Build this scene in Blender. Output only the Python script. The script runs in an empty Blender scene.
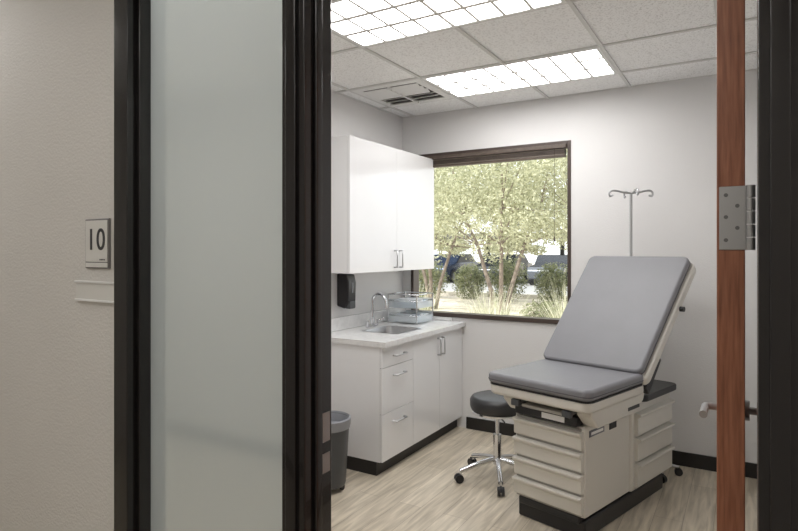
import bpy, bmesh, math, random
from mathutils import Vector, Matrix
random.seed(7)
scene=bpy.context.scene
try:
    scene.view_settings.view_transform='Standard'
except Exception: pass

# ---------------------------------------------------------------- materials
def mat(name,col,rough=0.5,metal=0.0,coat=0.0,bump=0.0,bscale=200,var=0.0,vscale=8,spec=0.5):
    m=bpy.data.materials.new(name); m.use_nodes=True
    nt=m.node_tree; b=nt.nodes['Principled BSDF']
    b.inputs['Base Color'].default_value=(*col,1)
    b.inputs['Roughness'].default_value=rough
    b.inputs['Metallic'].default_value=metal
    b.inputs['Coat Weight'].default_value=coat
    b.inputs['Specular IOR Level'].default_value=spec
    tc=nt.nodes.new('ShaderNodeTexCoord')
    if bump>0:
        n=nt.nodes.new('ShaderNodeTexNoise'); n.inputs['Scale'].default_value=bscale
        n.inputs['Detail'].default_value=3
        nt.links.new(tc.outputs['Object'],n.inputs['Vector'])
        bp=nt.nodes.new('ShaderNodeBump'); bp.inputs['Strength'].default_value=bump
        bp.inputs['Distance'].default_value=0.01
        nt.links.new(n.outputs['Fac'],bp.inputs['Height'])
        nt.links.new(bp.outputs['Normal'],b.inputs['Normal'])
    if var>0:
        n=nt.nodes.new('ShaderNodeTexNoise'); n.inputs['Scale'].default_value=vscale
        n.inputs['Detail'].default_value=4
        nt.links.new(tc.outputs['Object'],n.inputs['Vector'])
        r=nt.nodes.new('ShaderNodeValToRGB')
        r.color_ramp.elements[0].position=0.3; r.color_ramp.elements[1].position=0.7
        r.color_ramp.elements[0].color=(*[c*(1-var) for c in col],1)
        r.color_ramp.elements[1].color=(*[min(1,c*(1+var)) for c in col],1)
        nt.links.new(n.outputs['Fac'],r.inputs['Fac'])
        nt.links.new(r.outputs['Color'],b.inputs['Base Color'])
    return m
def emis(name,col,s):
    m=bpy.data.materials.new(name); m.use_nodes=True
    nt=m.node_tree; nt.nodes.remove(nt.nodes['Principled BSDF'])
    e=nt.nodes.new('ShaderNodeEmission'); e.inputs[0].default_value=(*col,1); e.inputs[1].default_value=s
    nt.links.new(e.outputs[0],nt.nodes['Material Output'].inputs[0]); return m

M_wall=mat('wall_paint',(0.745,0.735,0.73),0.6,bump=0.2,bscale=120,var=0.012,vscale=3)
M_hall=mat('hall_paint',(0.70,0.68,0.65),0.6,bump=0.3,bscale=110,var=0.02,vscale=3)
M_frame=mat('bronze_frame',(0.014,0.012,0.012),0.22,0.3,coat=0.3)
M_base=mat('baseboard_rubber',(0.016,0.014,0.013),0.45)
M_lam=mat('white_laminate',(0.80,0.80,0.81),0.16,coat=0.5)
M_gapshade=mat('laminate_gap_shade',(0.2,0.2,0.2),0.6)  # dark grey that paints the shade between cabinet fronts
M_quartz=mat('quartz_counter',(0.74,0.735,0.73),0.2,var=0.07,vscale=30)
M_chrome=mat('chrome',(0.75,0.76,0.78),0.12,1.0)
M_steel=mat('brushed_steel',(0.50,0.50,0.51),0.3,1.0)
M_nickel=mat('satin_nickel',(0.40,0.40,0.40),0.42,0.8)
M_screw=mat('screw_dark',(0.16,0.16,0.16),0.4,0.8)
M_black=mat('black_plastic',(0.015,0.015,0.017),0.35)
M_blk2=mat('dark_vinyl',(0.028,0.028,0.03),0.38,bump=0.05,bscale=300)
M_vinyl=mat('grey_vinyl',(0.205,0.205,0.22),0.45,bump=0.08,bscale=260,var=0.03,vscale=5)
M_seam=mat('vinyl_seam',(0.09,0.09,0.10),0.5)
M_cream=mat('cream_enamel',(0.655,0.63,0.575),0.33,coat=0.15)
M_cream2=mat('cream_enamel_dark',(0.36,0.345,0.31),0.35)
M_blind=mat('blind_slat_wood',(0.10,0.075,0.06),0.45,var=0.2,vscale=20)
M_wframe=mat('window_bronze',(0.065,0.045,0.037),0.4)
M_white=mat('white_metal',(0.80,0.80,0.79),0.45)
M_greyp=mat('grey_plastic',(0.06,0.063,0.068),0.4)
M_liner=mat('bin_liner',(0.25,0.26,0.28),0.35)
M_sign=mat('sign_face',(0.72,0.71,0.68),0.35)
M_signb=mat('sign_border',(0.20,0.19,0.185),0.3,0.3)
M_text=mat('sign_text',(0.03,0.03,0.035),0.5)
M_label=mat('label_grey',(0.16,0.17,0.19),0.4)

def acrylic():
    m=bpy.data.materials.new('clear_acrylic'); m.use_nodes=True
    nt=m.node_tree; b=nt.nodes['Principled BSDF']
    mx=nt.nodes.new('ShaderNodeMixShader'); tr=nt.nodes.new('ShaderNodeBsdfTransparent')
    tr.inputs[0].default_value=(0.93,0.95,0.96,1)
    b.inputs['Base Color'].default_value=(0.85,0.88,0.9,1); b.inputs['Roughness'].default_value=0.08
    mx.inputs[0].default_value=0.3
    nt.links.new(tr.outputs[0],mx.inputs[1]); nt.links.new(b.outputs[0],mx.inputs[2])
    nt.links.new(mx.outputs[0],nt.nodes['Material Output'].inputs[0]); return m
M_acr=acrylic()
def winglass():
    m=bpy.data.materials.new('window_glass'); m.use_nodes=True
    nt=m.node_tree; nt.nodes.remove(nt.nodes['Principled BSDF'])
    mx=nt.nodes.new('ShaderNodeMixShader'); tr=nt.nodes.new('ShaderNodeBsdfTransparent')
    gl=nt.nodes.new('ShaderNodeBsdfGlossy'); gl.inputs['Roughness'].default_value=0.0
    fr=nt.nodes.new('ShaderNodeFresnel'); fr.inputs['IOR'].default_value=1.35
    tr.inputs[0].default_value=(0.95,0.97,0.96,1)
    nt.links.new(fr.outputs[0],mx.inputs[0])
    nt.links.new(tr.outputs[0],mx.inputs[1]); nt.links.new(gl.outputs[0],mx.inputs[2])
    nt.links.new(mx.outputs[0],nt.nodes['Material Output'].inputs[0]); return m
M_wglass=winglass()
def frosted():
    m=bpy.data.materials.new('frosted_glass'); m.use_nodes=True
    nt=m.node_tree; nt.nodes.remove(nt.nodes['Principled BSDF'])
    t=nt.nodes.new('ShaderNodeBsdfTranslucent'); t.inputs[0].default_value=(0.52,0.56,0.55,1)
    d=nt.nodes.new('ShaderNodeBsdfDiffuse'); d.inputs[0].default_value=(0.48,0.52,0.51,1)
    g=nt.nodes.new('ShaderNodeBsdfGlossy'); g.inputs['Roughness'].default_value=0.09
    g.inputs[0].default_value=(0.9,0.94,0.93,1)
    m1=nt.nodes.new('ShaderNodeMixShader'); m1.inputs[0].default_value=0.5
    m2=nt.nodes.new('ShaderNodeMixShader'); m2.inputs[0].default_value=0.3
    nt.links.new(t.outputs[0],m1.inputs[1]); nt.links.new(d.outputs[0],m1.inputs[2])
    nt.links.new(m1.outputs[0],m2.inputs[1]); nt.links.new(g.outputs[0],m2.inputs[2])
    nt.links.new(m2.outputs[0],nt.nodes['Material Output'].inputs[0]); return m
M_frost=frosted()

def wood_door():
    m=mat('cherry_wood',(0.3,0.1,0.05),0.4,coat=0.1)
    nt=m.node_tree; b=nt.nodes['Principled BSDF']
    tc=nt.nodes.new('ShaderNodeTexCoord'); mp=nt.nodes.new('ShaderNodeMapping')
    mp.inputs['Scale'].default_value=(40,40,2.5)
    n=nt.nodes.new('ShaderNodeTexNoise'); n.inputs['Scale'].default_value=4; n.inputs['Detail'].default_value=6
    r=nt.nodes.new('ShaderNodeValToRGB')
    r.color_ramp.elements[0].position=0.3; r.color_ramp.elements[1].position=0.72
    r.color_ramp.elements[0].color=(0.20,0.066,0.03,1); r.color_ramp.elements[1].color=(0.40,0.155,0.08,1)
    nt.links.new(tc.outputs['Object'],mp.inputs[0]); nt.links.new(mp.outputs[0],n.inputs['Vector'])
    nt.links.new(n.outputs['Fac'],r.inputs[0]); nt.links.new(r.outputs[0],b.inputs['Base Color']); return m
M_cherry=wood_door()
def floor_mat():
    m=mat('vinyl_plank',(0.5,0.45,0.38),0.32)
    nt=m.node_tree; b=nt.nodes['Principled BSDF']
    tc=nt.nodes.new('ShaderNodeTexCoord'); mp=nt.nodes.new('ShaderNodeMapping')
    mp.inputs['Rotation'].default_value=(0,0,math.radians(90))
    br=nt.nodes.new('ShaderNodeTexBrick')
    br.inputs['Scale'].default_value=1.0; br.inputs['Mortar Size'].default_value=0.0015
    br.inputs['Brick Width'].default_value=1.2; br.inputs['Row Height'].default_value=0.15
    br.inputs['Color1'].default_value=(0.69,0.615,0.50,1); br.inputs['Color2'].default_value=(0.58,0.51,0.405,1)
    br.inputs['Mortar'].default_value=(0.38,0.32,0.25,1)
    mp2=nt.nodes.new('ShaderNodeMapping'); mp2.inputs['Scale'].default_value=(14,1.3,1)
    n=nt.nodes.new('ShaderNodeTexNoise'); n.inputs['Scale'].default_value=2.2; n.inputs['Detail'].default_value=8
    n.inputs['Distortion'].default_value=0.6
    r=nt.nodes.new('ShaderNodeValToRGB')
    r.color_ramp.elements[0].position=0.33; r.color_ramp.elements[1].position=0.66
    r.color_ramp.elements[0].color=(0.66,0.65,0.63,1); r.color_ramp.elements[1].color=(1.1,1.1,1.1,1)
    mx=nt.nodes.new('ShaderNodeMix'); mx.data_type='RGBA'; mx.blend_type='MULTIPLY'; mx.inputs[0].default_value=1
    nt.links.new(tc.outputs['Object'],mp.inputs[0]); nt.links.new(mp.outputs[0],br.inputs['Vector'])
    nt.links.new(tc.outputs['Object'],mp2.inputs[0]); nt.links.new(mp2.outputs[0],n.inputs['Vector'])
    nt.links.new(n.outputs['Fac'],r.inputs[0])
    nt.links.new(br.outputs['Color'],mx.inputs[6]); nt.links.new(r.outputs[0],mx.inputs[7])
    nt.links.new(mx.outputs[2],b.inputs['Base Color']); return m
M_floor=floor_mat()
def tile_mat():
    m=mat('acoustic_tile',(0.72,0.71,0.69),0.9)
    nt=m.node_tree; b=nt.nodes['Principled BSDF']
    tc=nt.nodes.new('ShaderNodeTexCoord')
    n=nt.nodes.new('ShaderNodeTexNoise'); n.inputs['Scale'].default_value=110; n.inputs['Detail'].default_value=3
    r=nt.nodes.new('ShaderNodeValToRGB')
    r.color_ramp.elements[0].position=0.36; r.color_ramp.elements[1].position=0.48
    r.color_ramp.elements[0].color=(0.72,0.715,0.71,1); r.color_ramp.elements[1].color=(0.93,0.93,0.93,1)
    nt.links.new(tc.outputs['Object'],n.inputs['Vector']); nt.links.new(n.outputs['Fac'],r.inputs[0])
    nt.links.new(r.outputs[0],b.inputs['Base Color'])
    return m
M_tile=tile_mat()

# ---------------------------------------------------------------- helpers
def link(o,parent=None):
    scene.collection.objects.link(o)
    if parent: o.parent=parent
    return o
def empty(name,loc=(0,0,0),rz=0):
    e=bpy.data.objects.new(name,None); e.empty_display_size=0.1
    e.location=loc; e.rotation_euler=(0,0,rz); return link(e)
def meshobj(name,verts,faces,m,parent=None,smooth=False):
    me=bpy.data.meshes.new(name); me.from_pydata([tuple(v) for v in verts],[],faces)
    bm=bmesh.new(); bm.from_mesh(me); bmesh.ops.recalc_face_normals(bm,faces=bm.faces); bm.to_mesh(me); bm.free()
    if smooth:
        for p in me.polygons: p.use_smooth=True
    if m: me.materials.append(m)
    return link(bpy.data.objects.new(name,me),parent)
def addbevel(o,w,seg=2):
    b=o.modifiers.new('bevel','BEVEL'); b.width=w; b.segments=seg; b.limit_method='ANGLE'; b.angle_limit=math.radians(35)
    for p in o.data.polygons: p.use_smooth=True
    wn=o.modifiers.new('wn','WEIGHTED_NORMAL'); wn.keep_sharp=True
def box(name,lo,hi,m,parent=None,bevel=0,seg=2):
    x0,y0,z0=lo; x1,y1,z1=hi
    v=[(x0,y0,z0),(x1,y0,z0),(x1,y1,z0),(x0,y1,z0),(x0,y0,z1),(x1,y0,z1),(x1,y1,z1),(x0,y1,z1)]
    f=[(0,3,2,1),(4,5,6,7),(0,1,5,4),(1,2,6,5),(2,3,7,6),(3,0,4,7)]
    o=meshobj(name,v,f,m,parent)
    if bevel: addbevel(o,bevel,seg)
    return o
def prism(name,pts,axis,a0,a1,m,parent=None,bevel=0,seg=2):
    def P(p,a):
        return {'z':(p[0],p[1],a),'y':(p[0],a,p[1]),'x':(a,p[0],p[1])}[axis]
    n=len(pts); v=[P(p,a0) for p in pts]+[P(p,a1) for p in pts]
    f=[tuple(range(n))[::-1],tuple(range(n,2*n))]+[(i,(i+1)%n,n+(i+1)%n,n+i) for i in range(n)]
    o=meshobj(name,v,f,m,parent)
    if bevel: addbevel(o,bevel,seg)
    return o
def lathe(name,prof,m,parent=None,loc=(0,0,0),n=32,rot=None):
    v=[];f=[]
    for (r,z) in prof:
        for i in range(n):
            a=2*math.pi*i/n; v.append((r*math.cos(a),r*math.sin(a),z))
    for j in range(len(prof)-1):
        for i in range(n):
            f.append((j*n+i,j*n+(i+1)%n,(j+1)*n+(i+1)%n,(j+1)*n+i))
    f.append(tuple(range(n))[::-1]); f.append(tuple(range((len(prof)-1)*n,len(prof)*n)))
    o=meshobj(name,v,f,m,parent,smooth=True); o.location=loc
    if rot: o.rotation_euler=rot
    e=o.modifiers.new('es','EDGE_SPLIT'); e.split_angle=math.radians(40)
    return o
def cyl(name,p0,p1,r,m,parent=None,n=20,r2=None):
    p0=Vector(p0);p1=Vector(p1);d=p1-p0
    o=lathe(name,[(r,0),(r if r2 is None else r2,d.length)],m,parent,n=n)
    o.rotation_mode='QUATERNION'; o.rotation_quaternion=Vector((0,0,1)).rotation_difference(d.normalized()); o.location=p0
    return o
def tube(name,pts,r,m,parent=None,cyclic=False,smooth=False):
    c=bpy.data.curves.new(name,'CURVE'); c.dimensions='3D'; c.bevel_depth=r; c.bevel_resolution=4; c.use_fill_caps=True
    s=c.splines.new('NURBS' if smooth else 'POLY'); s.points.add(len(pts)-1)
    for i,p in enumerate(pts): s.points[i].co=(*p,1)
    if smooth: s.order_u=3; s.use_endpoint_u=True
    s.use_cyclic_u=cyclic
    c.materials.append(m)
    o=bpy.data.objects.new(name,c); return link(o,parent)
def rrect(x0,y0,x1,y1,r,n=5):
    pts=[]
    for cx,cy,a0 in((x1-r,y1-r,0),(x0+r,y1-r,90),(x0+r,y0+r,180),(x1-r,y0+r,270)):
        for i in range(n+1):
            a=math.radians(a0+90*i/n); pts.append((cx+r*math.cos(a),cy+r*math.sin(a)))
    return pts

H=2.74
XL,XR,YB=-2.69,0.30,4.54
YH,YR=1.12,1.20        # partition faces (hall, room)
# ---------------------------------------------------------------- shell
box('floor',(-4.2,-0.95,-0.05),(2.6,4.70,0),M_floor)
wl=box('wall_left',(XL-0.12,YR,0),(XL,YB+0.12,H+0.1),M_wall)
box('wall_right',(XR,YR,0),(XR+0.12,YB+0.12,H+0.1),M_wall)
WX0,WX1,WZ0,WZ1=-2.60,-1.163,0.945,2.387
wb=empty('wall_back')
box('left_pier',(XL,YB,0),(WX0,YB+0.12,H+0.1),M_wall,wb)
box('right_pier',(WX1,YB,0),(XR,YB+0.12,H+0.1),M_wall,wb)
box('below_window',(WX0,YB,0),(WX1,YB+0.12,WZ0),M_wall,wb)
box('above_window',(WX0,YB,WZ1),(WX1,YB+0.12,H+0.1),M_wall,wb)
FX0,FX1=-1.71,0.09; FZ=2.50
wf=empty('wall_front')
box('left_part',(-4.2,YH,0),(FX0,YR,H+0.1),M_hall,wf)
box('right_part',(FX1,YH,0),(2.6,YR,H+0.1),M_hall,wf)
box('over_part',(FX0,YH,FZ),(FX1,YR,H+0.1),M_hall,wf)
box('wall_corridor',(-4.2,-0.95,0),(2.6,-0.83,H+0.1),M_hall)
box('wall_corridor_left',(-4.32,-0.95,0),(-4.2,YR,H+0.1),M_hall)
box('wall_corridor_right',(2.6,-0.95,0),(2.72,YR,H+0.1),M_hall)
BH=0.10
box('baseboard_back',(-2.05,YB-0.012,0),(XR,YB,BH),M_base,bevel=0.003)
box('baseboard_right',(XR-0.012,YR,0),(XR,YB-0.012,BH),M_base,bevel=0.003)
box('baseboard_left',(XL,YR,0),(XL+0.012,3.25,BH),M_base,bevel=0.003)
box('baseboard_hall',(-4.2,YH-0.012,0),(FX0-0.002,YH,BH),M_base,bevel=0.003)
box('baseboard_corridor',(-4.2,-0.83,0),(2.6,-0.818,BH),M_base,bevel=0.003)

# ---------------------------------------------------------------- ceiling
ce=empty('ceiling')
box('tiles',(XL,YR,H),(XR,YB,H+0.06),M_tile,ce)
box('corridor_tiles',(-4.2,-0.83,H),(2.6,YH,H+0.06),M_tile,ce)
gx=[-2.56,-1.95,-1.34,-0.73,-0.12]; gy=[4.13,3.53,2.82,2.21,1.6]
M_tbar=mat('tbar_enamel',(0.66,0.655,0.64),0.5)
for i,x in enumerate(gx): box('tbar_y_%d'%i,(x-0.011,YR,H-0.009),(x+0.011,YB,H+0.001),M_tbar,ce)
for i,y in enumerate(gy): box('tbar_x_%d'%i,(XL,y-0.011,H-0.0085),(XR,y+0.011,H+0.001),M_tbar,ce)
box('angle_back',(XL,YB-0.02,H-0.004),(XR,YB,H),M_tbar,ce)
box('angle_left',(XL,YR,H-0.004),(XL+0.02,YB,H),M_tbar,ce)

M_em=emis('fluorescent_diffuser',(1.0,0.99,0.98),12.5)
M_em2=emis('corridor_diffuser',(1.0,0.975,0.94),9.5)
M_louv=mat('louver_enamel',(0.72,0.71,0.69),0.5)
def troffer(x0,y0,x1,y1,m,nx=8,ny=3):
    e=empty('fluorescent_ceiling_light',((x0+x1)/2,(y0+y1)/2,H))
    a=(x1-x0)/2; b=(y1-y0)/2
    box('frame_a',(-a,-b,-0.012),(a,-b+0.022,-0.001),M_white,e)
    box('frame_b',(-a,b-0.022,-0.012),(a,b,-0.001),M_white,e)
    box('frame_c',(-a,-b+0.022,-0.012),(-a+0.022,b-0.022,-0.001),M_white,e)
    box('frame_d',(a-0.022,-b+0.022,-0.012),(a,b-0.022,-0.001),M_white,e)
    meshobj('diffuser',[(-a+.022,-b+.022,-0.0035),(a-.022,-b+.022,-0.0035),(a-.022,b-.022,-0.0035),(-a+.022,b-.022,-0.0035)],[(0,3,2,1)],m,e)
    for i in range(1,nx):
        x=-a+.022+(2*a-.044)*i/nx; w=0.008
        box('louver_x_%d'%i,(x-w,-b+.022,-0.012),(x+w,b-.022,-0.0045),M_louv,e)
    for i in range(1,ny):
        y=-b+.022+(2*b-.044)*i/ny; w=0.014
        box('louver_y_%d'%i,(-a+.022,y-w,-0.0125),(a-.022,y+w,-0.0045),M_louv,e)
    return e
troffer(-1.94,3.535,-0.74,4.125,M_em)
troffer(-1.94,2.215,-0.74,2.815,M_em)
troffer(-1.94,1.3,-0.74,1.59,M_em,8,2)  # extra fixture out of view, added to brighten the room
troffer(-1.45,-0.6,-0.25,0.0,M_em2)
troffer(1.0,-0.6,2.2,0.0,M_em2)
troffer(-4.1,0.45,-2.9,1.0,M_em2)

# air diffuser
ve=empty('ceiling_air_vent',(-2.255,3.83,H))
M_ventd=mat('vent_dark',(0.14,0.13,0.125),0.7)
box('backing',(-0.25,-0.25,-0.004),(0.25,0.25,-0.001),M_ventd,ve)
box('flange_a',(-0.292,-0.292,-0.012),(0.292,-0.235,-0.001),M_white,ve,0.002)
box('flange_b',(-0.292,0.235,-0.012),(0.292,0.292,-0.001),M_white,ve,0.002)
box('flange_c',(-0.292,-0.235,-0.012),(-0.235,0.235,-0.001),M_white,ve,0.002)
box('flange_d',(0.235,-0.235,-0.012),(0.292,0.235,-0.001),M_white,ve,0.002)
for k in range(6):
    y=-0.19+k*0.076
    o=box('blade_%d'%k,(-0.235,-0.024,-0.0015),(0.235,0.024,0.0015),M_white,ve); o.location=(0,y,-0.019); o.rotation_euler=(math.radians(-22 if k<3 else 22),0,0)
box('divider',(-0.006,-0.235,-0.03),(0.006,0.235,-0.006),M_white,ve)

# ---------------------------------------------------------------- window
w=empty('window_1',((WX0+WX1)/2,YB,(WZ0+WZ1)/2))
ax=(WX1-WX0)/2; az=(WZ1-WZ0)/2
y0,y1=-0.006,0.10
t=0.028
box('jamb_left',(-ax,y0,-az),(-ax+t,y1,az),M_wframe,w,0.003)
box('jamb_right',(ax-t,y0,-az),(ax,y1,az),M_wframe,w,0.003)
box('head',(-ax+t,y0,az-t),(ax-t,y1,az),M_wframe,w,0.003)
box('sill',(-ax+t,y0-0.01,-az),(ax-t,y1,-az+t+0.008),M_wframe,w,0.003)
meshobj('pane',[(-ax+t,0.07,-az+t),(ax-t,0.07,-az+t),(ax-t,0.07,az-t),(-ax+t,0.07,az-t)],[(0,1,2,3)],M_wglass,w)
bl=empty('window_blind',((WX0+WX1)/2,YB,WZ1))
M_slat=mat('blind_slat_edge',(0.30,0.25,0.21),0.4)
box('headrail',(-ax+t+.002,-0.045,-0.062),(ax-t-.002,0.02,-0.03),M_blind,bl,0.004)
for i in range(8):
    z=-0.066-i*0.0058
    box('slat_%d'%i,(-ax+t+.012,-0.03-(0.004 if i%2 else 0),z-0.003),(ax-t-.012,0.02,z),M_slat if i in(0,7) else M_blind,bl)
box('bottom_rail',(-ax+t+.012,-0.032,-0.128),(ax-t-.012,0.022,-0.113),M_blind,bl,0.003)
cyl('cord',(ax-0.12,-0.036,-0.06),(ax-0.12,-0.036,-0.75),0.0015,M_wframe,bl,8)
lathe('tassel',[(0.003,0),(0.007,-0.02),(0.008,-0.035),(0.004,-0.04)],M_wframe,bl,(ax-0.12,-0.036,-0.75),12)

# ---------------------------------------------------------------- partition frame
fr=empty('trim_door_frame',(0,YH,0))
def fbox(n,x0,x1,ya,yb,z0,z1,b=0.003): return box(n,(x0,ya-YH,z0),(x1,yb-YH,z1),M_frame,fr,b)
fbox('left_mullion',-1.71,-1.64,1.095,1.205,0,FZ)
fbox('left_mullion_bead',-1.64,-1.622,1.125,1.195,0.06,FZ-0.05)
fbox('mid_mullion',-1.004,-0.93,1.095,1.205,0,FZ)
fbox('mid_mullion_rib',-0.985,-0.952,1.085,1.096,0,FZ)
fbox('mid_bead',-1.022,-1.004,1.125,1.195,0.06,FZ-0.05)
fbox('door_stop',-0.93,-0.920,1.13,1.155,0,FZ-0.05)
fbox('right_jamb',0.018,0.09,1.095,1.205,0,FZ)
fbox('right_jamb_rib',0.034,0.062,1.082,1.096,0,FZ)
fbox('header',-1.64,0.018,1.095,1.205,FZ-0.05,FZ)
fbox('sill',-1.64,-1.004,1.095,1.205,0,0.06)
box('strike_plate',(-0.93,1.165-YH,1.035),(-0.928,1.195-YH,1.11),M_nickel,fr)
box('strike_plate_lower',(-0.93,1.165-YH,0.955),(-0.928,1.195-YH,1.005),M_nickel,fr)
g=meshobj('window_2',[(-1.622,0,0.06),(-1.022,0,0.06),(-1.022,0,FZ-.05),(-1.622,0,FZ-.05)],[(0,1,2,3)],M_frost)
g.location=(0,1.165,0)

# ---------------------------------------------------------------- door
dr=empty('door_1',(0,YR,0))
box('leaf',(-0.045,0.012,0.01),(0,0.92,2.44),M_cherry,dr,0.002)
def hinge(z0,i):
    box('hinge_leaf_%d'%i,(-0.041,0.009,z0),(0.002,0.0122,z0+0.116),M_nickel,dr,0.002)
    for k in range(5):
        cyl('hinge_knuckle_%d_%d'%(i,k),(0.0085,0.0045,z0+k*0.0234),(0.0085,0.0045,z0+k*0.0234+0.0220),0.0075,M_nickel,dr,16)
    for sx,sz in((-0.03,0.018),(-0.012,0.04),(-0.03,0.06),(-0.012,0.08),(-0.03,0.1)):
        cyl('screw_%d_%d'%(i,int(sz*1000)),(sx,0.0092,z0+sz),(sx,0.0076,z0+sz),0.0036,M_screw,dr,12)
hinge(1.53,0); hinge(0.2,1); hinge(2.25,2)
for s,xx in((-1,-0.045),(1,0.0)):
    cyl('rose_%d'%s,(xx,0.855,1.04),(xx+s*0.012,0.855,1.04),0.03,M_nickel,dr,24)
    tube('lever_%d'%s,[(xx+s*0.01,0.855,1.04),(xx+s*0.055,0.855,1.04),(xx+s*0.062,0.845,1.04),(xx+s*0.062,0.74,1.04)],0.0115,M_nickel,dr)

# ---------------------------------------------------------------- sign
sg=empty('room_number_sign',(-1.828,YH,1.551))
box('plate',(-0.066,-0.008,-0.082),(0.066,0,0.082),M_signb,sg,0.002)
box('face',(-0.060,-0.0105,-0.060),(0.060,-0.008,0.076),M_sign,sg,0.001)
box('lower_strip',(-0.060,-0.0105,-0.078),(0.060,-0.008,-0.063),M_sign,sg,0.001)
def text(body,size,loc,parent,name):
    c=bpy.data.curves.new(name,'FONT'); c.body=body; c.size=size; c.extrude=0.0006
    c.align_x='CENTER'; c.align_y='CENTER'; c.materials.append(M_text); c.offset=0.0006
    c.space_character=1.08
    o=bpy.data.objects.new(name,c); o.location=loc; o.rotation_euler=(math.radians(90),0,0); return link(o,parent)
text('10',0.100,(0,-0.0112,0.010),sg,'number')
text('....',0.03,(0.035,-0.0112,-0.045),sg,'braille')
hs=empty('name_plate_holder',(-1.832,YH,1.393))
box('rail',(-0.118,-0.008,-0.034),(0.118,0,0.034),M_sign,hs,0.002)
box('lip_top',(-0.118,-0.013,0.027),(0.118,-0.008,0.034),M_white,hs,0.001)
box('lip_bottom',(-0.118,-0.013,-0.034),(0.118,-0.008,-0.027),M_white,hs,0.001)

# ---------------------------------------------------------------- upper cabinet
CY0=3.26
uc=empty('wall_cabinet',(XL+0.001,CY0,1.365))
UD=0.33; UL=YB-CY0-0.012; UH=0.965
box('carcass',(0,0,0),(UD-0.02,UL,UH),M_lam,uc,0.001)
half=UL/2
box('door_a',(UD-0.018,0.0,0.0),(UD,half-0.0006,UH),M_lam,uc,0.0006)
box('door_b',(UD-0.018,half+0.0006,0.0),(UD,UL,UH),M_lam,uc,0.0006)
def handle_v(p,x,y,z0,z1,n):
    tube(n,[(x,y,z0),(x+0.03,y,z0),(x+0.03,y,z1),(x,y,z1)],0.0065,M_steel,p)
def handle_h(p,x,y0_,y1_,z,n):
    tube(n,[(x,y0_,z),(x+0.03,y0_,z),(x+0.03,y1_,z),(x,y1_,z)],0.0065,M_steel,p)
handle_v(uc,UD,half-0.04,0.03,0.16,'handle_a'); handle_v(uc,UD,half+0.04,0.03,0.16,'handle_b')

# ---------------------------------------------------------------- base cabinet + counter + sink
bc=empty('base_cabinet',(XL+0.003,CY0,0))
BD=0.597
box('toe_kick',(0.0,0.005,0),(BD-0.05,YB-CY0-0.002,0.095),M_base,bc)
box('carcass',(0,0,0.095),(BD-0.02,YB-CY0-0.002,0.755),M_lam,bc,0.001)
box('carcass_end',(0,0,0.755),(BD-0.02,0.25,0.875),M_lam,bc)
box('carcass_front',(BD-0.06,0.25,0.755),(BD-0.02,YB-CY0-0.002,0.875),M_lam,bc)
dy=0.42
def front(n,y0_,y1_,z0,z1): box(n,(BD-0.018,y0_+0.0012,z0),(BD,y1_-0.0012,z1),M_lam,bc,0.0012)
front('drawer_top',0,dy,0.732,0.872); front('drawer_mid',0,dy,0.42,0.729); front('drawer_low',0,dy,0.098,0.417)
L=YB-CY0-0.004; mid=(dy+L)/2
front('door_a',dy,mid,0.098,0.872); front('door_b',mid,L,0.098,0.872)
box('gap_shadow',(BD-0.0195,0.002,0.1),(BD-0.018,L,0.87),M_gapshade,bc)  # sheet behind the fronts, its dark colour stands for shade in the gaps
handle_h(bc,BD,0.14,0.28,0.80,'handle_1'); handle_h(bc,BD,0.14,0.28,0.665,'handle_2'); handle_h(bc,BD,0.14,0.28,0.345,'handle_3')
handle_v(bc,BD,mid-0.035,0.70,0.83,'handle_4'); handle_v(bc,BD,mid+0.035,0.70,0.83,'handle_5')
SX0,SX1,SY0,SY1=0.17,0.50,0.36,0.74
CL=YB-CY0-0.001; CD=0.631; cz0,cz1=0.876,0.912
box('counter_near',(0.0,-0.015,cz0),(CD,SY0,cz1),M_quartz,bc)
box('counter_far',(0.0,SY1,cz0),(CD,CL,cz1),M_quartz,bc)
box('counter_back',(0.0,SY0,cz0),(SX0,SY1,cz1),M_quartz,bc)
box('counter_front',(SX1,SY0,cz0),(CD,SY1,cz1),M_quartz,bc)
rim=rrect(SX0-.012,SY0-.012,SX1+.012,SY1+.012,.05); inn=rrect(SX0+.012,SY0+.012,SX1-.012,SY1-.012,.045); bot=rrect(SX0+.04,SY0+.04,SX1-.04,SY1-.04,.03)
n=len(rim); v=[(*p,cz1+.0008) for p in rim]+[(*p,cz1+.0008) for p in inn]+[(*p,cz1-.13) for p in bot]
f=[(i,(i+1)%n,n+(i+1)%n,n+i) for i in range(n)]+[(n+i,n+(i+1)%n,2*n+(i+1)%n,2*n+i) for i in range(n)]+[tuple(range(2*n,3*n))]
meshobj('sink_bowl',v,f,M_steel,bc)
bk=empty('counter_backsplash',(XL+0.003,CY0,cz1+0.001))
box('side_run',(0.0,-0.015,0),(0.018,CL,0.10),M_quartz,bk,0.002)
box('end_run',(0.018,CL-0.018,0),(0.5,CL,0.03),M_quartz,bk,0.002)
fc=empty('faucet',(XL+0.12,CY0+0.60,cz1+0.001))
lathe('base',[(0.030,0),(0.030,0.012),(0.02,0.02),(0.02,0.07),(0.015,0.075)],M_chrome,fc)
tube('spout',[(0,0,0.05),(0,0,0.2),(0.01,0,0.245),(0.06,0,0.27),(0.11,0,0.25),(0.13,0,0.20),(0.13,0,0.16)],0.012,M_chrome,fc,smooth=True)
tube('lever_a',[(0,0.075,0.0),(0,0.075,0.045),(0.04,0.11,0.06)],0.011,M_chrome,fc)
tube('lever_b',[(0,-0.075,0.0),(0,-0.075,0.045),(0.04,-0.11,0.06)],0.011,M_chrome,fc)

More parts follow.
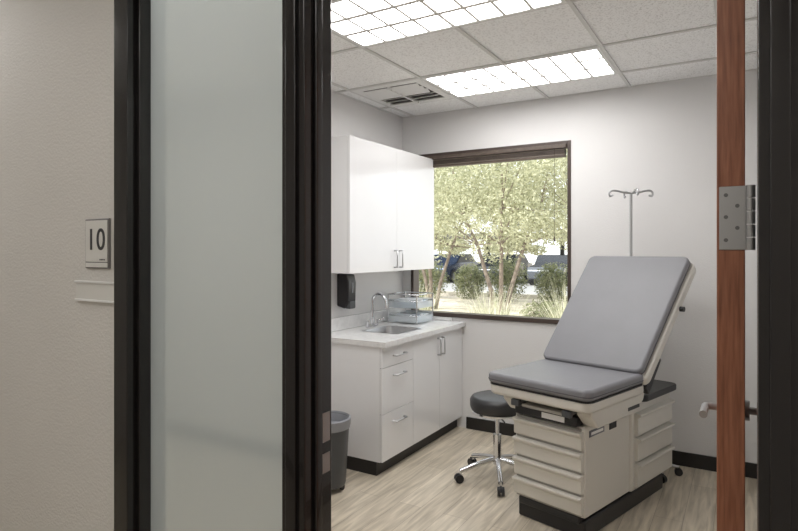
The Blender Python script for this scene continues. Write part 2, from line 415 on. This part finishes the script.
og=empty('clear_countertop_organizer',(XL+0.235,4.27,cz1+0.001))
M_sup=mat('supplies_white',(0.72,0.74,0.76),0.5,var=0.15,vscale=25)
M_supb=mat('supplies_blue',(0.35,0.45,0.55),0.5)
for k,z in enumerate((0.012,0.13)):
    box('tray_%d'%k,(-0.13,-0.13,z),(0.14,0.15,z+0.006),M_acr,og)
    box('tray_front_%d'%k,(0.136,-0.13,z+0.006),(0.14,0.15,z+0.055),M_acr,og)
    box('tray_side_%d'%k,(-0.13,-0.13,z+0.006),(0.136,-0.126,z+0.075),M_acr,og)
    box('tray_side2_%d'%k,(-0.13,0.146,z+0.006),(0.136,0.15,z+0.075),M_acr,og)
    for j in range(5):
        yy=-0.115+j*0.052
        box('packet_%d_%d'%(k,j),(-0.10,yy,z+0.006),(0.11,yy+0.038,z+0.045+0.014*((j*7)%3)),M_supb if (j+k)%4==1 else M_sup,og,0.004)
for i,(x,y) in enumerate(((-0.135,-0.135),(0.14,-0.135),(-0.135,0.15),(0.14,0.15))):
    cyl('post_%d'%i,(x,y,0),(x,y,0.245),0.006,M_chrome,og,10)
tube('top_rail',[(-0.135,-0.135,0.245),(0.14,-0.135,0.245),(0.14,0.15,0.245),(-0.135,0.15,0.245)],0.005,M_chrome,og,cyclic=True)
for k,z in enumerate((0.07,0.19)):
    tube('rail_%d'%k,[(-0.135,-0.135,z),(0.14,-0.135,z),(0.14,0.15,z),(-0.135,0.15,z)],0.003,M_chrome,og,cyclic=True)

# soap dispenser
sd=empty('soap_dispenser',(XL,3.60,1.08))
prism('housing',[(0,0.02),(0.075,0.0),(0.105,0.05),(0.11,0.2),(0.095,0.262),(0,0.27)],'y',-0.055,0.055,M_black,sd,0.012,3)
box('push_bar',(0.07,-0.04,0.0),(0.115,0.04,0.06),M_greyp,sd,0.01,3)
box('window',(0.106,-0.012,0.12),(0.112,0.012,0.2),M_label,sd,0.003)

# ---------------------------------------------------------------- trash can
tcn=empty('trash_can',(-2.285,2.925,0))
lathe('bucket',[(0.105,0.035),(0.112,0.05),(0.135,0.44),(0.14,0.445),(0.14,0.455),(0.128,0.455),(0.10,0.06)],M_greyp,tcn)
lathe('liner',[(0.1385,0.40),(0.143,0.42),(0.1455,0.46),(0.136,0.466),(0.126,0.45),(0.12,0.30)],M_liner,tcn)
for i in range(4):
    a=math.radians(45+90*i-20); x,y=0.09*math.cos(a),0.09*math.sin(a)
    cyl('caster_%d'%i,(x-0.008,y,0.018),(x+0.008,y,0.018),0.018,M_black,tcn,14)
    cyl('stem_%d'%i,(x,y,0.018),(x,y,0.04),0.006,M_steel,tcn,8)

# ---------------------------------------------------------------- stool
st=empty('rolling_stool',(-1.42,3.64,0),math.radians(8))
lathe('cushion',[(0.15,0.455),(0.172,0.465),(0.182,0.49),(0.182,0.53),(0.17,0.55),(0.15,0.557),(0.0005,0.56)],M_blk2,st,n=48)
lathe('seat_ring',[(0.14,0.442),(0.165,0.446),(0.165,0.458)],M_chrome,st,n=40)
cyl('mount',(0,0,0.415),(0,0,0.445),0.05,M_black,st)
cyl('piston',(0,0,0.27),(0,0,0.42),0.014,M_chrome,st)
cyl('column',(0,0,0.10),(0,0,0.30),0.027,M_chrome,st)
tube('height_lever',[(0,0,0.43),(0.06,-0.1,0.425),(0.08,-0.14,0.425)],0.005,M_black,st)
for i in range(5):
    a=2*math.pi*i/5; c,s=math.cos(a),math.sin(a)
    tube('leg_%d'%i,[(0.015*c,0.015*s,0.135),(0.11*c,0.11*s,0.125),(0.26*c,0.26*s,0.075)],0.016,M_chrome,st,smooth=True)
    cyl('stem_%d'%i,(0.26*c,0.26*s,0.04),(0.26*c,0.26*s,0.08),0.009,M_chrome,st,10)
    for k in(-1,1):
        ox,oy=-s*0.013*k,c*0.013*k
        cyl('wheel_%d_%d'%(i,k),(0.27*c+ox*0.35,0.27*s+oy*0.35,0.028),(0.27*c+ox*1.6,0.27*s+oy*1.6,0.028),0.028,M_black,st,18)
    tube('caster_hood_%d'%i,[(0.245*c,0.245*s,0.03),(0.26*c,0.26*s,0.058),(0.287*c,0.287*s,0.054),(0.297*c,0.297*s,0.03)],0.006,M_black,st)

# ---------------------------------------------------------------- IV stand
iv=empty('iv_pole_stand',(-0.68,4.262,0))
cyl('pole_lower',(0,0,0.08),(0,0,1.15),0.0125,M_steel,iv)
cyl('pole_upper',(0,0,1.15),(0,0,1.925),0.010,M_steel,iv)
lathe('collar',[(0.017,1.12),(0.02,1.13),(0.02,1.18),(0.014,1.19)],M_black,iv,n=20)
lathe('hub',[(0.03,0.07),(0.035,0.08),(0.03,0.11),(0.015,0.13)],M_steel,iv,n=20)
for i,(a,R) in enumerate(((12,0.30),(150,0.25),(200,0.25),(330,0.25))):
    a=math.radians(a); c,s=math.cos(a),math.sin(a)
    tube('leg_%d'%i,[(0,0,0.095),(R*0.6*c,R*0.6*s,0.08),(R*c,R*s,0.058)],0.010,M_steel,iv)
    cyl('stem_%d'%i,(R*c,R*s,0.03),(R*c,R*s,0.062),0.006,M_black,iv,8)
    cyl('wheel_%d'%i,(R*c-s*0.012,R*s+c*0.012,0.026),(R*c+s*0.012,R*s-c*0.012,0.026),0.026,M_black,iv,16)
for k,a in enumerate((31,211,121,301)):
    a=math.radians(a); c,s=math.cos(a),math.sin(a)
    pr=[(0,1.925),(0.05,1.928),(0.11,1.945),(0.145,1.94),(0.155,1.915),(0.14,1.90),(0.125,1.912)]
    if k>1: pr=[(r*0.8,z) for r,z in pr]
    tube('hook_%d'%k,[(r*c,r*s,z) for r,z in pr],0.007,M_steel,iv,smooth=True)

# ---------------------------------------------------------------- exam table
ex=empty('medical_exam_table',(-0.716,3.080,0),math.radians(74))
box('plinth',(0.015,0.01,0),(1.0,0.43,0.10),M_black,ex,0.012,3)
box('plinth_step',(-0.01,0.03,0.085),(0.98,0.41,0.125),M_black,ex,0.006)
box('front_body',(0.0,0.0,0.12),(0.52,0.44,0.60),M_cream,ex,0.012,3)
box('rear_body',(0.50,-0.015,0.12),(1.05,0.455,0.625),M_cream,ex,0.015,3)
zz=[0.135,0.245,0.36,0.475,0.585]
def dr_front(n,z0,z1,y0_,y1_):
    prism(n,[(0.002,z0),(-0.022,z0),(-0.026,z0+0.01),(-0.026,z1-0.034),(-0.044,z1-0.018),(-0.044,z1-0.006),(0.002,z1-0.004)],'y',y0_,y1_,M_cream,ex,0.003)
box('front_gap',(-0.012,0.02,0.13),(0.002,0.42,0.59),M_cream2,ex)
for i in range(4): dr_front('front_drawer_%d'%i,zz[i]+0.006,zz[i+1]-0.004,0.008,0.432)
sz=[0.14,0.29,0.44,0.585]
for i in range(3):
    z0,z1=sz[i]+.006,sz[i+1]-.004
    prism('side_drawer_%d'%i,[(-0.013,z0),(-0.034,z0),(-0.038,z0+.01),(-0.038,z1-.034),(-0.056,z1-.018),(-0.056,z1-.007),(-0.013,z1-.004)],'x',0.535,1.02,M_cream,ex,0.003)
prism('rear_cap',rrect(0.62,-0.04,1.12,0.48,0.05),'z',0.625,0.665,M_black,ex,0.008,3)
box('mechanism',(0.02,0.04,0.595),(0.9,0.40,0.70),M_black,ex,0.005)
for nm,ya,yb in(('side_cover_near',-0.06,0.03),('side_cover_far',0.41,0.50)):
    prism(nm,[(0.03,0.60),(0.42,0.60),(0.56,0.655),(0.60,0.755),(-0.04,0.755),(-0.04,0.67)],'y',ya,yb,M_cream,ex,0.014,3)
box('logo_plate',(0.04,-0.0035,0.54),(0.20,0.002,0.575),M_label,ex,0.002)
box('logo_plate_inner',(0.055,-0.005,0.55),(0.185,-0.003,0.565),M_white,ex,0.001)
box('outlet_panel',(0.26,-0.004,0.535),(0.34,0.002,0.585),M_black,ex,0.002)
box('control_slot',(0.36,-0.0625,0.63),(0.5,-0.055,0.65),M_black,ex,0.002)
prism('seat_shell',rrect(-0.105,-0.08,0.55,0.56,0.05),'z',0.70,0.765,M_cream,ex,0.02,4)
box('front_fascia',(-0.035,0.03,0.60),(0.03,0.42,0.655),M_black,ex,0.008,3)
box('pull_out_step',(-0.07,0.09,0.655),(0.06,0.35,0.673),M_cream2,ex,0.006)
for k,y in enumerate((0.055,0.375)):
    box('stirrup_arm_%d'%k,(-0.085,y-0.014,0.668),(0.06,y+0.014,0.692),M_steel,ex,0.003)
    box('stirrup_grip_%d'%k,(-0.098,y-0.026,0.660),(-0.07,y+0.026,0.696),M_greyp,ex,0.005)
box('instruction_label',(-0.0375,0.10,0.612),(-0.034,0.24,0.642),M_white,ex)
def pad(name,pts,th,parent,matx,bev=0.028):
    return prism(name,pts,'z',0,th,matx,parent,bev,5)
sp=pad('seat_pad',rrect(-0.115,-0.088,0.53,0.568,0.05,6),0.060,ex,M_vinyl,0.020); sp.location=(0,0,0.764)
prism('seat_piping',rrect(-0.1165,-0.0895,0.5315,0.5695,0.05,6),'z',0.785,0.789,M_seam,ex)
prism('seat_pan_edge',rrect(-0.108,-0.083,0.53,0.562,0.05,6),'z',0.756,0.7645,M_black,ex)
ba=empty('backrest'); ba.parent=ex; ba.location=(0.505,0,0.79)
tilt=math.radians(46.5); ba.rotation_euler=(0,-tilt,0)
BL=0.905
def taperpts(x0,x1,yb0,yb1,yt0,yt1,r):
    pts=[]
    cs=[(x1-r,yt1-r,0),(x0+r,yb1-r,90),(x0+r,yb0+r,180),(x1-r,yt0+r,270)]
    for cx,cy,a0 in cs:
        for i in range(7):
            a=math.radians(a0+90*i/6); pts.append((cx+r*math.cos(a),cy+r*math.sin(a)))
    return pts
bp_=pad('back_pad',taperpts(0,BL,-0.088,0.568,-0.125,0.562,0.045),0.055,ba,M_vinyl,0.016); bp_.location=(0,0,0.014)
prism('back_piping',taperpts(-0.0015,BL+0.0015,-0.0895,0.5695,-0.1265,0.5635,0.045),'z',0.03,0.034,M_seam,ba)
bs=prism('back_shell',taperpts(-0.02,BL-0.002,-0.105,0.562,-0.145,0.556,0.045),'z',-0.045,0.0145,M_cream,ba,0.012,3)
box('back_rib',(0.05,0.0,-0.085),(0.6,0.38,-0.044),M_black,ba,0.01,3)
cyl('release_knob',(0.55,-0.11,-0.03),(0.55,-0.155,-0.03),0.016,M_black,ba,16)
box('hinge_bracket',(-0.03,-0.09,-0.11),(0.22,-0.05,-0.04),M_black,ba,0.01,3)
cyl('lift_strut',(0.80,0.22,0.655),(0.82,0.22,0.98),0.022,M_steel,ex)
box('strut_foot',(0.76,0.17,0.655),(0.86,0.27,0.69),M_black,ex,0.006)

# ---------------------------------------------------------------- exterior
M_gravel=mat('gravel',(0.62,0.55,0.46),0.95,var=0.3,vscale=3,bump=0.5,bscale=20)
M_asph=mat('asphalt',(0.34,0.34,0.34),0.9,var=0.1)
M_kerb=mat('kerb',(0.62,0.58,0.52),0.9)
M_bark=mat('bark',(0.22,0.18,0.15),0.9,var=0.3,vscale=10)
def leafmat(n,c1,c2):
    m=bpy.data.materials.new(n); m.use_nodes=True; nt=m.node_tree
    nt.nodes.remove(nt.nodes['Principled BSDF'])
    tc=nt.nodes.new('ShaderNodeTexCoord'); no=nt.nodes.new('ShaderNodeTexNoise'); no.inputs['Scale'].default_value=5; no.inputs['Detail'].default_value=8
    r=nt.nodes.new('ShaderNodeValToRGB'); r.color_ramp.elements[0].color=(*c1,1); r.color_ramp.elements[1].color=(*c2,1)
    r.color_ramp.elements[0].position=.38; r.color_ramp.elements[1].position=.62
    d=nt.nodes.new('ShaderNodeBsdfDiffuse'); t=nt.nodes.new('ShaderNodeBsdfTranslucent'); mx=nt.nodes.new('ShaderNodeMixShader'); mx.inputs[0].default_value=.45
    nt.links.new(tc.outputs['Object'],no.inputs['Vector']); nt.links.new(no.outputs['Fac'],r.inputs[0])
    nt.links.new(r.outputs[0],d.inputs[0]); nt.links.new(r.outputs[0],t.inputs[0])
    nt.links.new(d.outputs[0],mx.inputs[1]); nt.links.new(t.outputs[0],mx.inputs[2])
    nt.links.new(mx.outputs[0],nt.nodes['Material Output'].inputs[0]); return m
M_leaf=leafmat('tree_leaf',(0.33,0.34,0.22),(0.70,0.70,0.52))
M_shrub=leafmat('shrub_leaf',(0.13,0.15,0.08),(0.36,0.37,0.23))
M_grass=leafmat('grass_blade',(0.30,0.32,0.19),(0.80,0.77,0.62))
GZ=-0.15
box('ground',(-45,YB+0.13,GZ-0.2),(30,75,GZ),M_gravel)
box('parking_lot',(-45,19.5,GZ),(30,36,GZ+0.02),M_asph)
box('kerb',(-45,19.2,GZ),(30,19.5,GZ+0.15),M_kerb)
def leaves(name,blobs,count,size,m,parent):
    v=[];f=[]
    tot=sum(b[3]*b[4]*b[5] for b in blobs)
    for (cx,cy,cz,rx,ry,rz) in blobs:
        for _ in range(int(count*rx*ry*rz/tot)):
            while True:
                p=Vector((random.uniform(-1,1),random.uniform(-1,1),random.uniform(-1,1)))
                if p.length<1 and random.random()<p.length+.25: break
            c=Vector((cx+p.x*rx,cy+p.y*ry,cz+p.z*rz))
            a=Vector((random.gauss(0,1),random.gauss(0,1),random.gauss(0,1))).normalized()
            b=a.orthogonal().normalized(); b=Matrix.Rotation(random.uniform(0,6.28),3,a)@b
            s=size*random.uniform(.6,1.3); q=a.cross(b)
            i=len(v); v+= [c-b*s,c+q*s*.42,c+b*s,c-q*s*.42]; f.append((i,i+1,i+2,i+3))
    me=bpy.data.meshes.new(name); me.from_pydata(v,[],f); me.materials.append(m)
    return link(bpy.data.objects.new(name,me),parent)
def tree(x,y,h,seed,count=9000,size=0.10):
    random.seed(seed)
    e=empty('leafy_tree',(x,y,GZ))
    blobs=[]
    for k in range(3):
        a=k*2.1+seed; bx,by=math.cos(a),math.sin(a)
        p=[(0.08*bx,0.08*by,-0.05),(0.25*bx,0.25*by,0.8),(0.6*bx,0.6*by,1.8),(1.0*bx,1.0*by,h*.55),(1.3*bx,1.3*by,h*.8)]
        cyl('trunk_root_%d'%k,p[0],p[1],0.062,M_bark,e,10,0.05)
        for j in range(1,4): cyl('trunk_%d_%d'%(k,j),p[j],p[j+1],0.05-0.012*(j-1),M_bark,e,10,0.05-0.012*j)
        for j in range(8):
            b0=Vector(p[2+j%2]); d=Vector((random.uniform(-1,1),random.uniform(-1,1),random.uniform(-.1,.7)))*1.3
            cyl('branch_%d_%d'%(k,j),b0,b0+d,0.02,M_bark,e,6,0.006)
            q=b0+d; blobs.append((q.x,q.y,q.z,random.uniform(.55,.95),random.uniform(.55,.95),random.uniform(.3,.5)))
        blobs.append((1.2*bx,1.2*by,h*.75,1.2,1.2,.9))
    blobs.append((0,0,h*.85,1.6,1.6,.9))
    for _ in range(8):
        blobs.append((random.uniform(-2,2),random.uniform(-1.5,1.5),random.uniform(1.6,h*.7),.8,.8,.3))
    leaves('foliage',blobs,count,size,M_leaf,e)
tree(-4.6,12.0,4.6,3,26000,0.042)
tree(-7.6,14.5,5.0,5,24000,0.048)
tree(-3.0,15.5,5.0,8,20000,0.05)
tree(-15,41,7,11,12000,0.15)
tree(-9,42,7.5,14,12000,0.15)
tree(-21,42,7.5,17,12000,0.15)
def shrub(x,y,r,h,seed,count=4000):
    random.seed(seed); e=empty('shrub',(x,y,GZ))
    bl_=[(random.uniform(-r*.4,r*.4),random.uniform(-r*.4,r*.4),h*.5+random.uniform(-.1,.0),r*.65,r*.65,h*.5) for _ in range(4)]
    leaves('foliage',bl_,count,0.04,M_shrub,e)
    for k in range(5):
        a=k*1.25; cyl('stem_%d'%k,(0,0,-0.02),(r*.4*math.cos(a),r*.4*math.sin(a),h*.7),0.015,M_bark,e,6)
xs=-12.4; k=0
while xs<-3.2:
    shrub(xs,18.1+0.15*(k%2),.78,1.25+0.12*((k*5)%3),40+k); xs+=1.45; k+=1
shrub(-6.0,10.6,.6,.8,61,2600); shrub(-3.1,10.3,.55,.8,62,2600)
def grass(x,y,h,seed,nb=190):
    random.seed(seed); e=empty('ornamental_grass',(x,y,GZ)); v=[];f=[]
    for _ in range(nb):
        a=random.uniform(0,6.28); lean=random.uniform(.1,.6)*h; hh=h*random.uniform(.6,1.05); w=random.uniform(.005,.010)
        c,s=math.cos(a),math.sin(a); prev=None; r0=random.uniform(0,.08)
        for k in range(6):
            t_=k/5; r=r0+lean*t_**1.8; z=hh*(t_-0.18*t_**3*lean/h); ww=w*(1-t_*.9)
            i=len(v); v+=[(r*c-s*ww,r*s+c*ww,z-.02),(r*c+s*ww,r*s-c*ww,z-.02)]
            if prev is not None: f.append((prev,prev+1,i+1,i))
            prev=i
    me=bpy.data.meshes.new('blades'); me.from_pydata(v,[],f); me.materials.append(M_grass)
    link(bpy.data.objects.new('blades',me),e)
for i,(x,y,h) in enumerate(((-3.75,6.7,1.22),(-2.75,7.0,1.30),(-1.75,6.9,1.28),(-4.7,8.3,1.25),(-3.5,8.6,1.2),(-2.3,8.7,1.3),(-2.3,5.75,1.1),(-5.2,6.9,1.0))):
    grass(x,y,h,70+i)
def car(x,y,rz,colm):
    e=empty('parked_car',(x,y,GZ+0.02),rz)
    prism('body',[(-2.2,.32),(-2.25,.7),(-2.1,.88),(-1.1,.98),(-.55,1.42),(.9,1.45),(1.6,1.02),(2.15,.95),(2.25,.6),(2.2,.3)],'y',-.85,.85,colm,e,0.08,3)
    gm=M_black
    for s in(-1,1):
        prism('side_glass_%d'%s,[(-.95,1.0),(-.5,1.36),(.85,1.38),(1.35,1.02)],'y',s*.845,s*.865,gm,e)
        for wx in(-1.4,1.4):
            cyl('tire_%d_%d'%(s,int(wx)),(wx,s*.70,.33),(wx,s*.90,.33),.33,M_black,e,24)
            cyl('rim_%d_%d'%(s,int(wx)),(wx,s*.895,.33),(wx,s*.91,.33),.2,M_steel,e,16)
M_car1=mat('car_paint_dark',(0.03,0.035,0.045),0.25,0.3,coat=0.6)
M_car2=mat('car_paint_grey',(0.12,0.13,0.15),0.25,0.4,coat=0.6)
M_car3=mat('car_paint_blue',(0.04,0.06,0.11),0.25,0.4,coat=0.6)
car(-13.6,28,1.57,M_car3); car(-10.6,28,1.57,M_car1); car(-7.8,28,1.57,M_car2); car(-16.4,28,1.57,M_car1)
# shaded carport across the lot
cp=empty('parking_carport',(-11,30,GZ+0.02))
M_dark=mat('carport_paint',(0.10,0.095,0.09),0.6)
box('roof',(-12,-3,2.3),(12,3,2.5),M_dark,cp)
for i in range(6): box('post_%d'%i,(-11+i*4.4,2.0,0),(-10.8+i*4.4,2.2,2.3),M_dark,cp)

# ---------------------------------------------------------------- lights
sun=bpy.data.lights.new('sun','SUN'); sun.energy=6.0; sun.angle=math.radians(1); sun.color=(1,0.97,0.92)
so=bpy.data.objects.new('sun',sun); so.rotation_euler=(math.radians(48),0,math.radians(-30)); so.location=(0,-5,10); link(so)
wd=bpy.data.worlds.new('sky'); scene.world=wd; wd.use_nodes=True
bg=wd.node_tree.nodes['Background']; bg.inputs[0].default_value=(0.95,0.98,1.0,1); bg.inputs[1].default_value=1.9

# ---------------------------------------------------------------- camera
cam=bpy.data.cameras.new('camera'); cam.sensor_width=36; cam.lens=36*576/798; cam.clip_start=0.02
cam.shift_y=-15.5/798
co=bpy.data.objects.new('camera',cam); co.location=(0,0,1.53); co.rotation_euler=(math.radians(90),0,math.radians(31)); link(co)
scene.camera=co
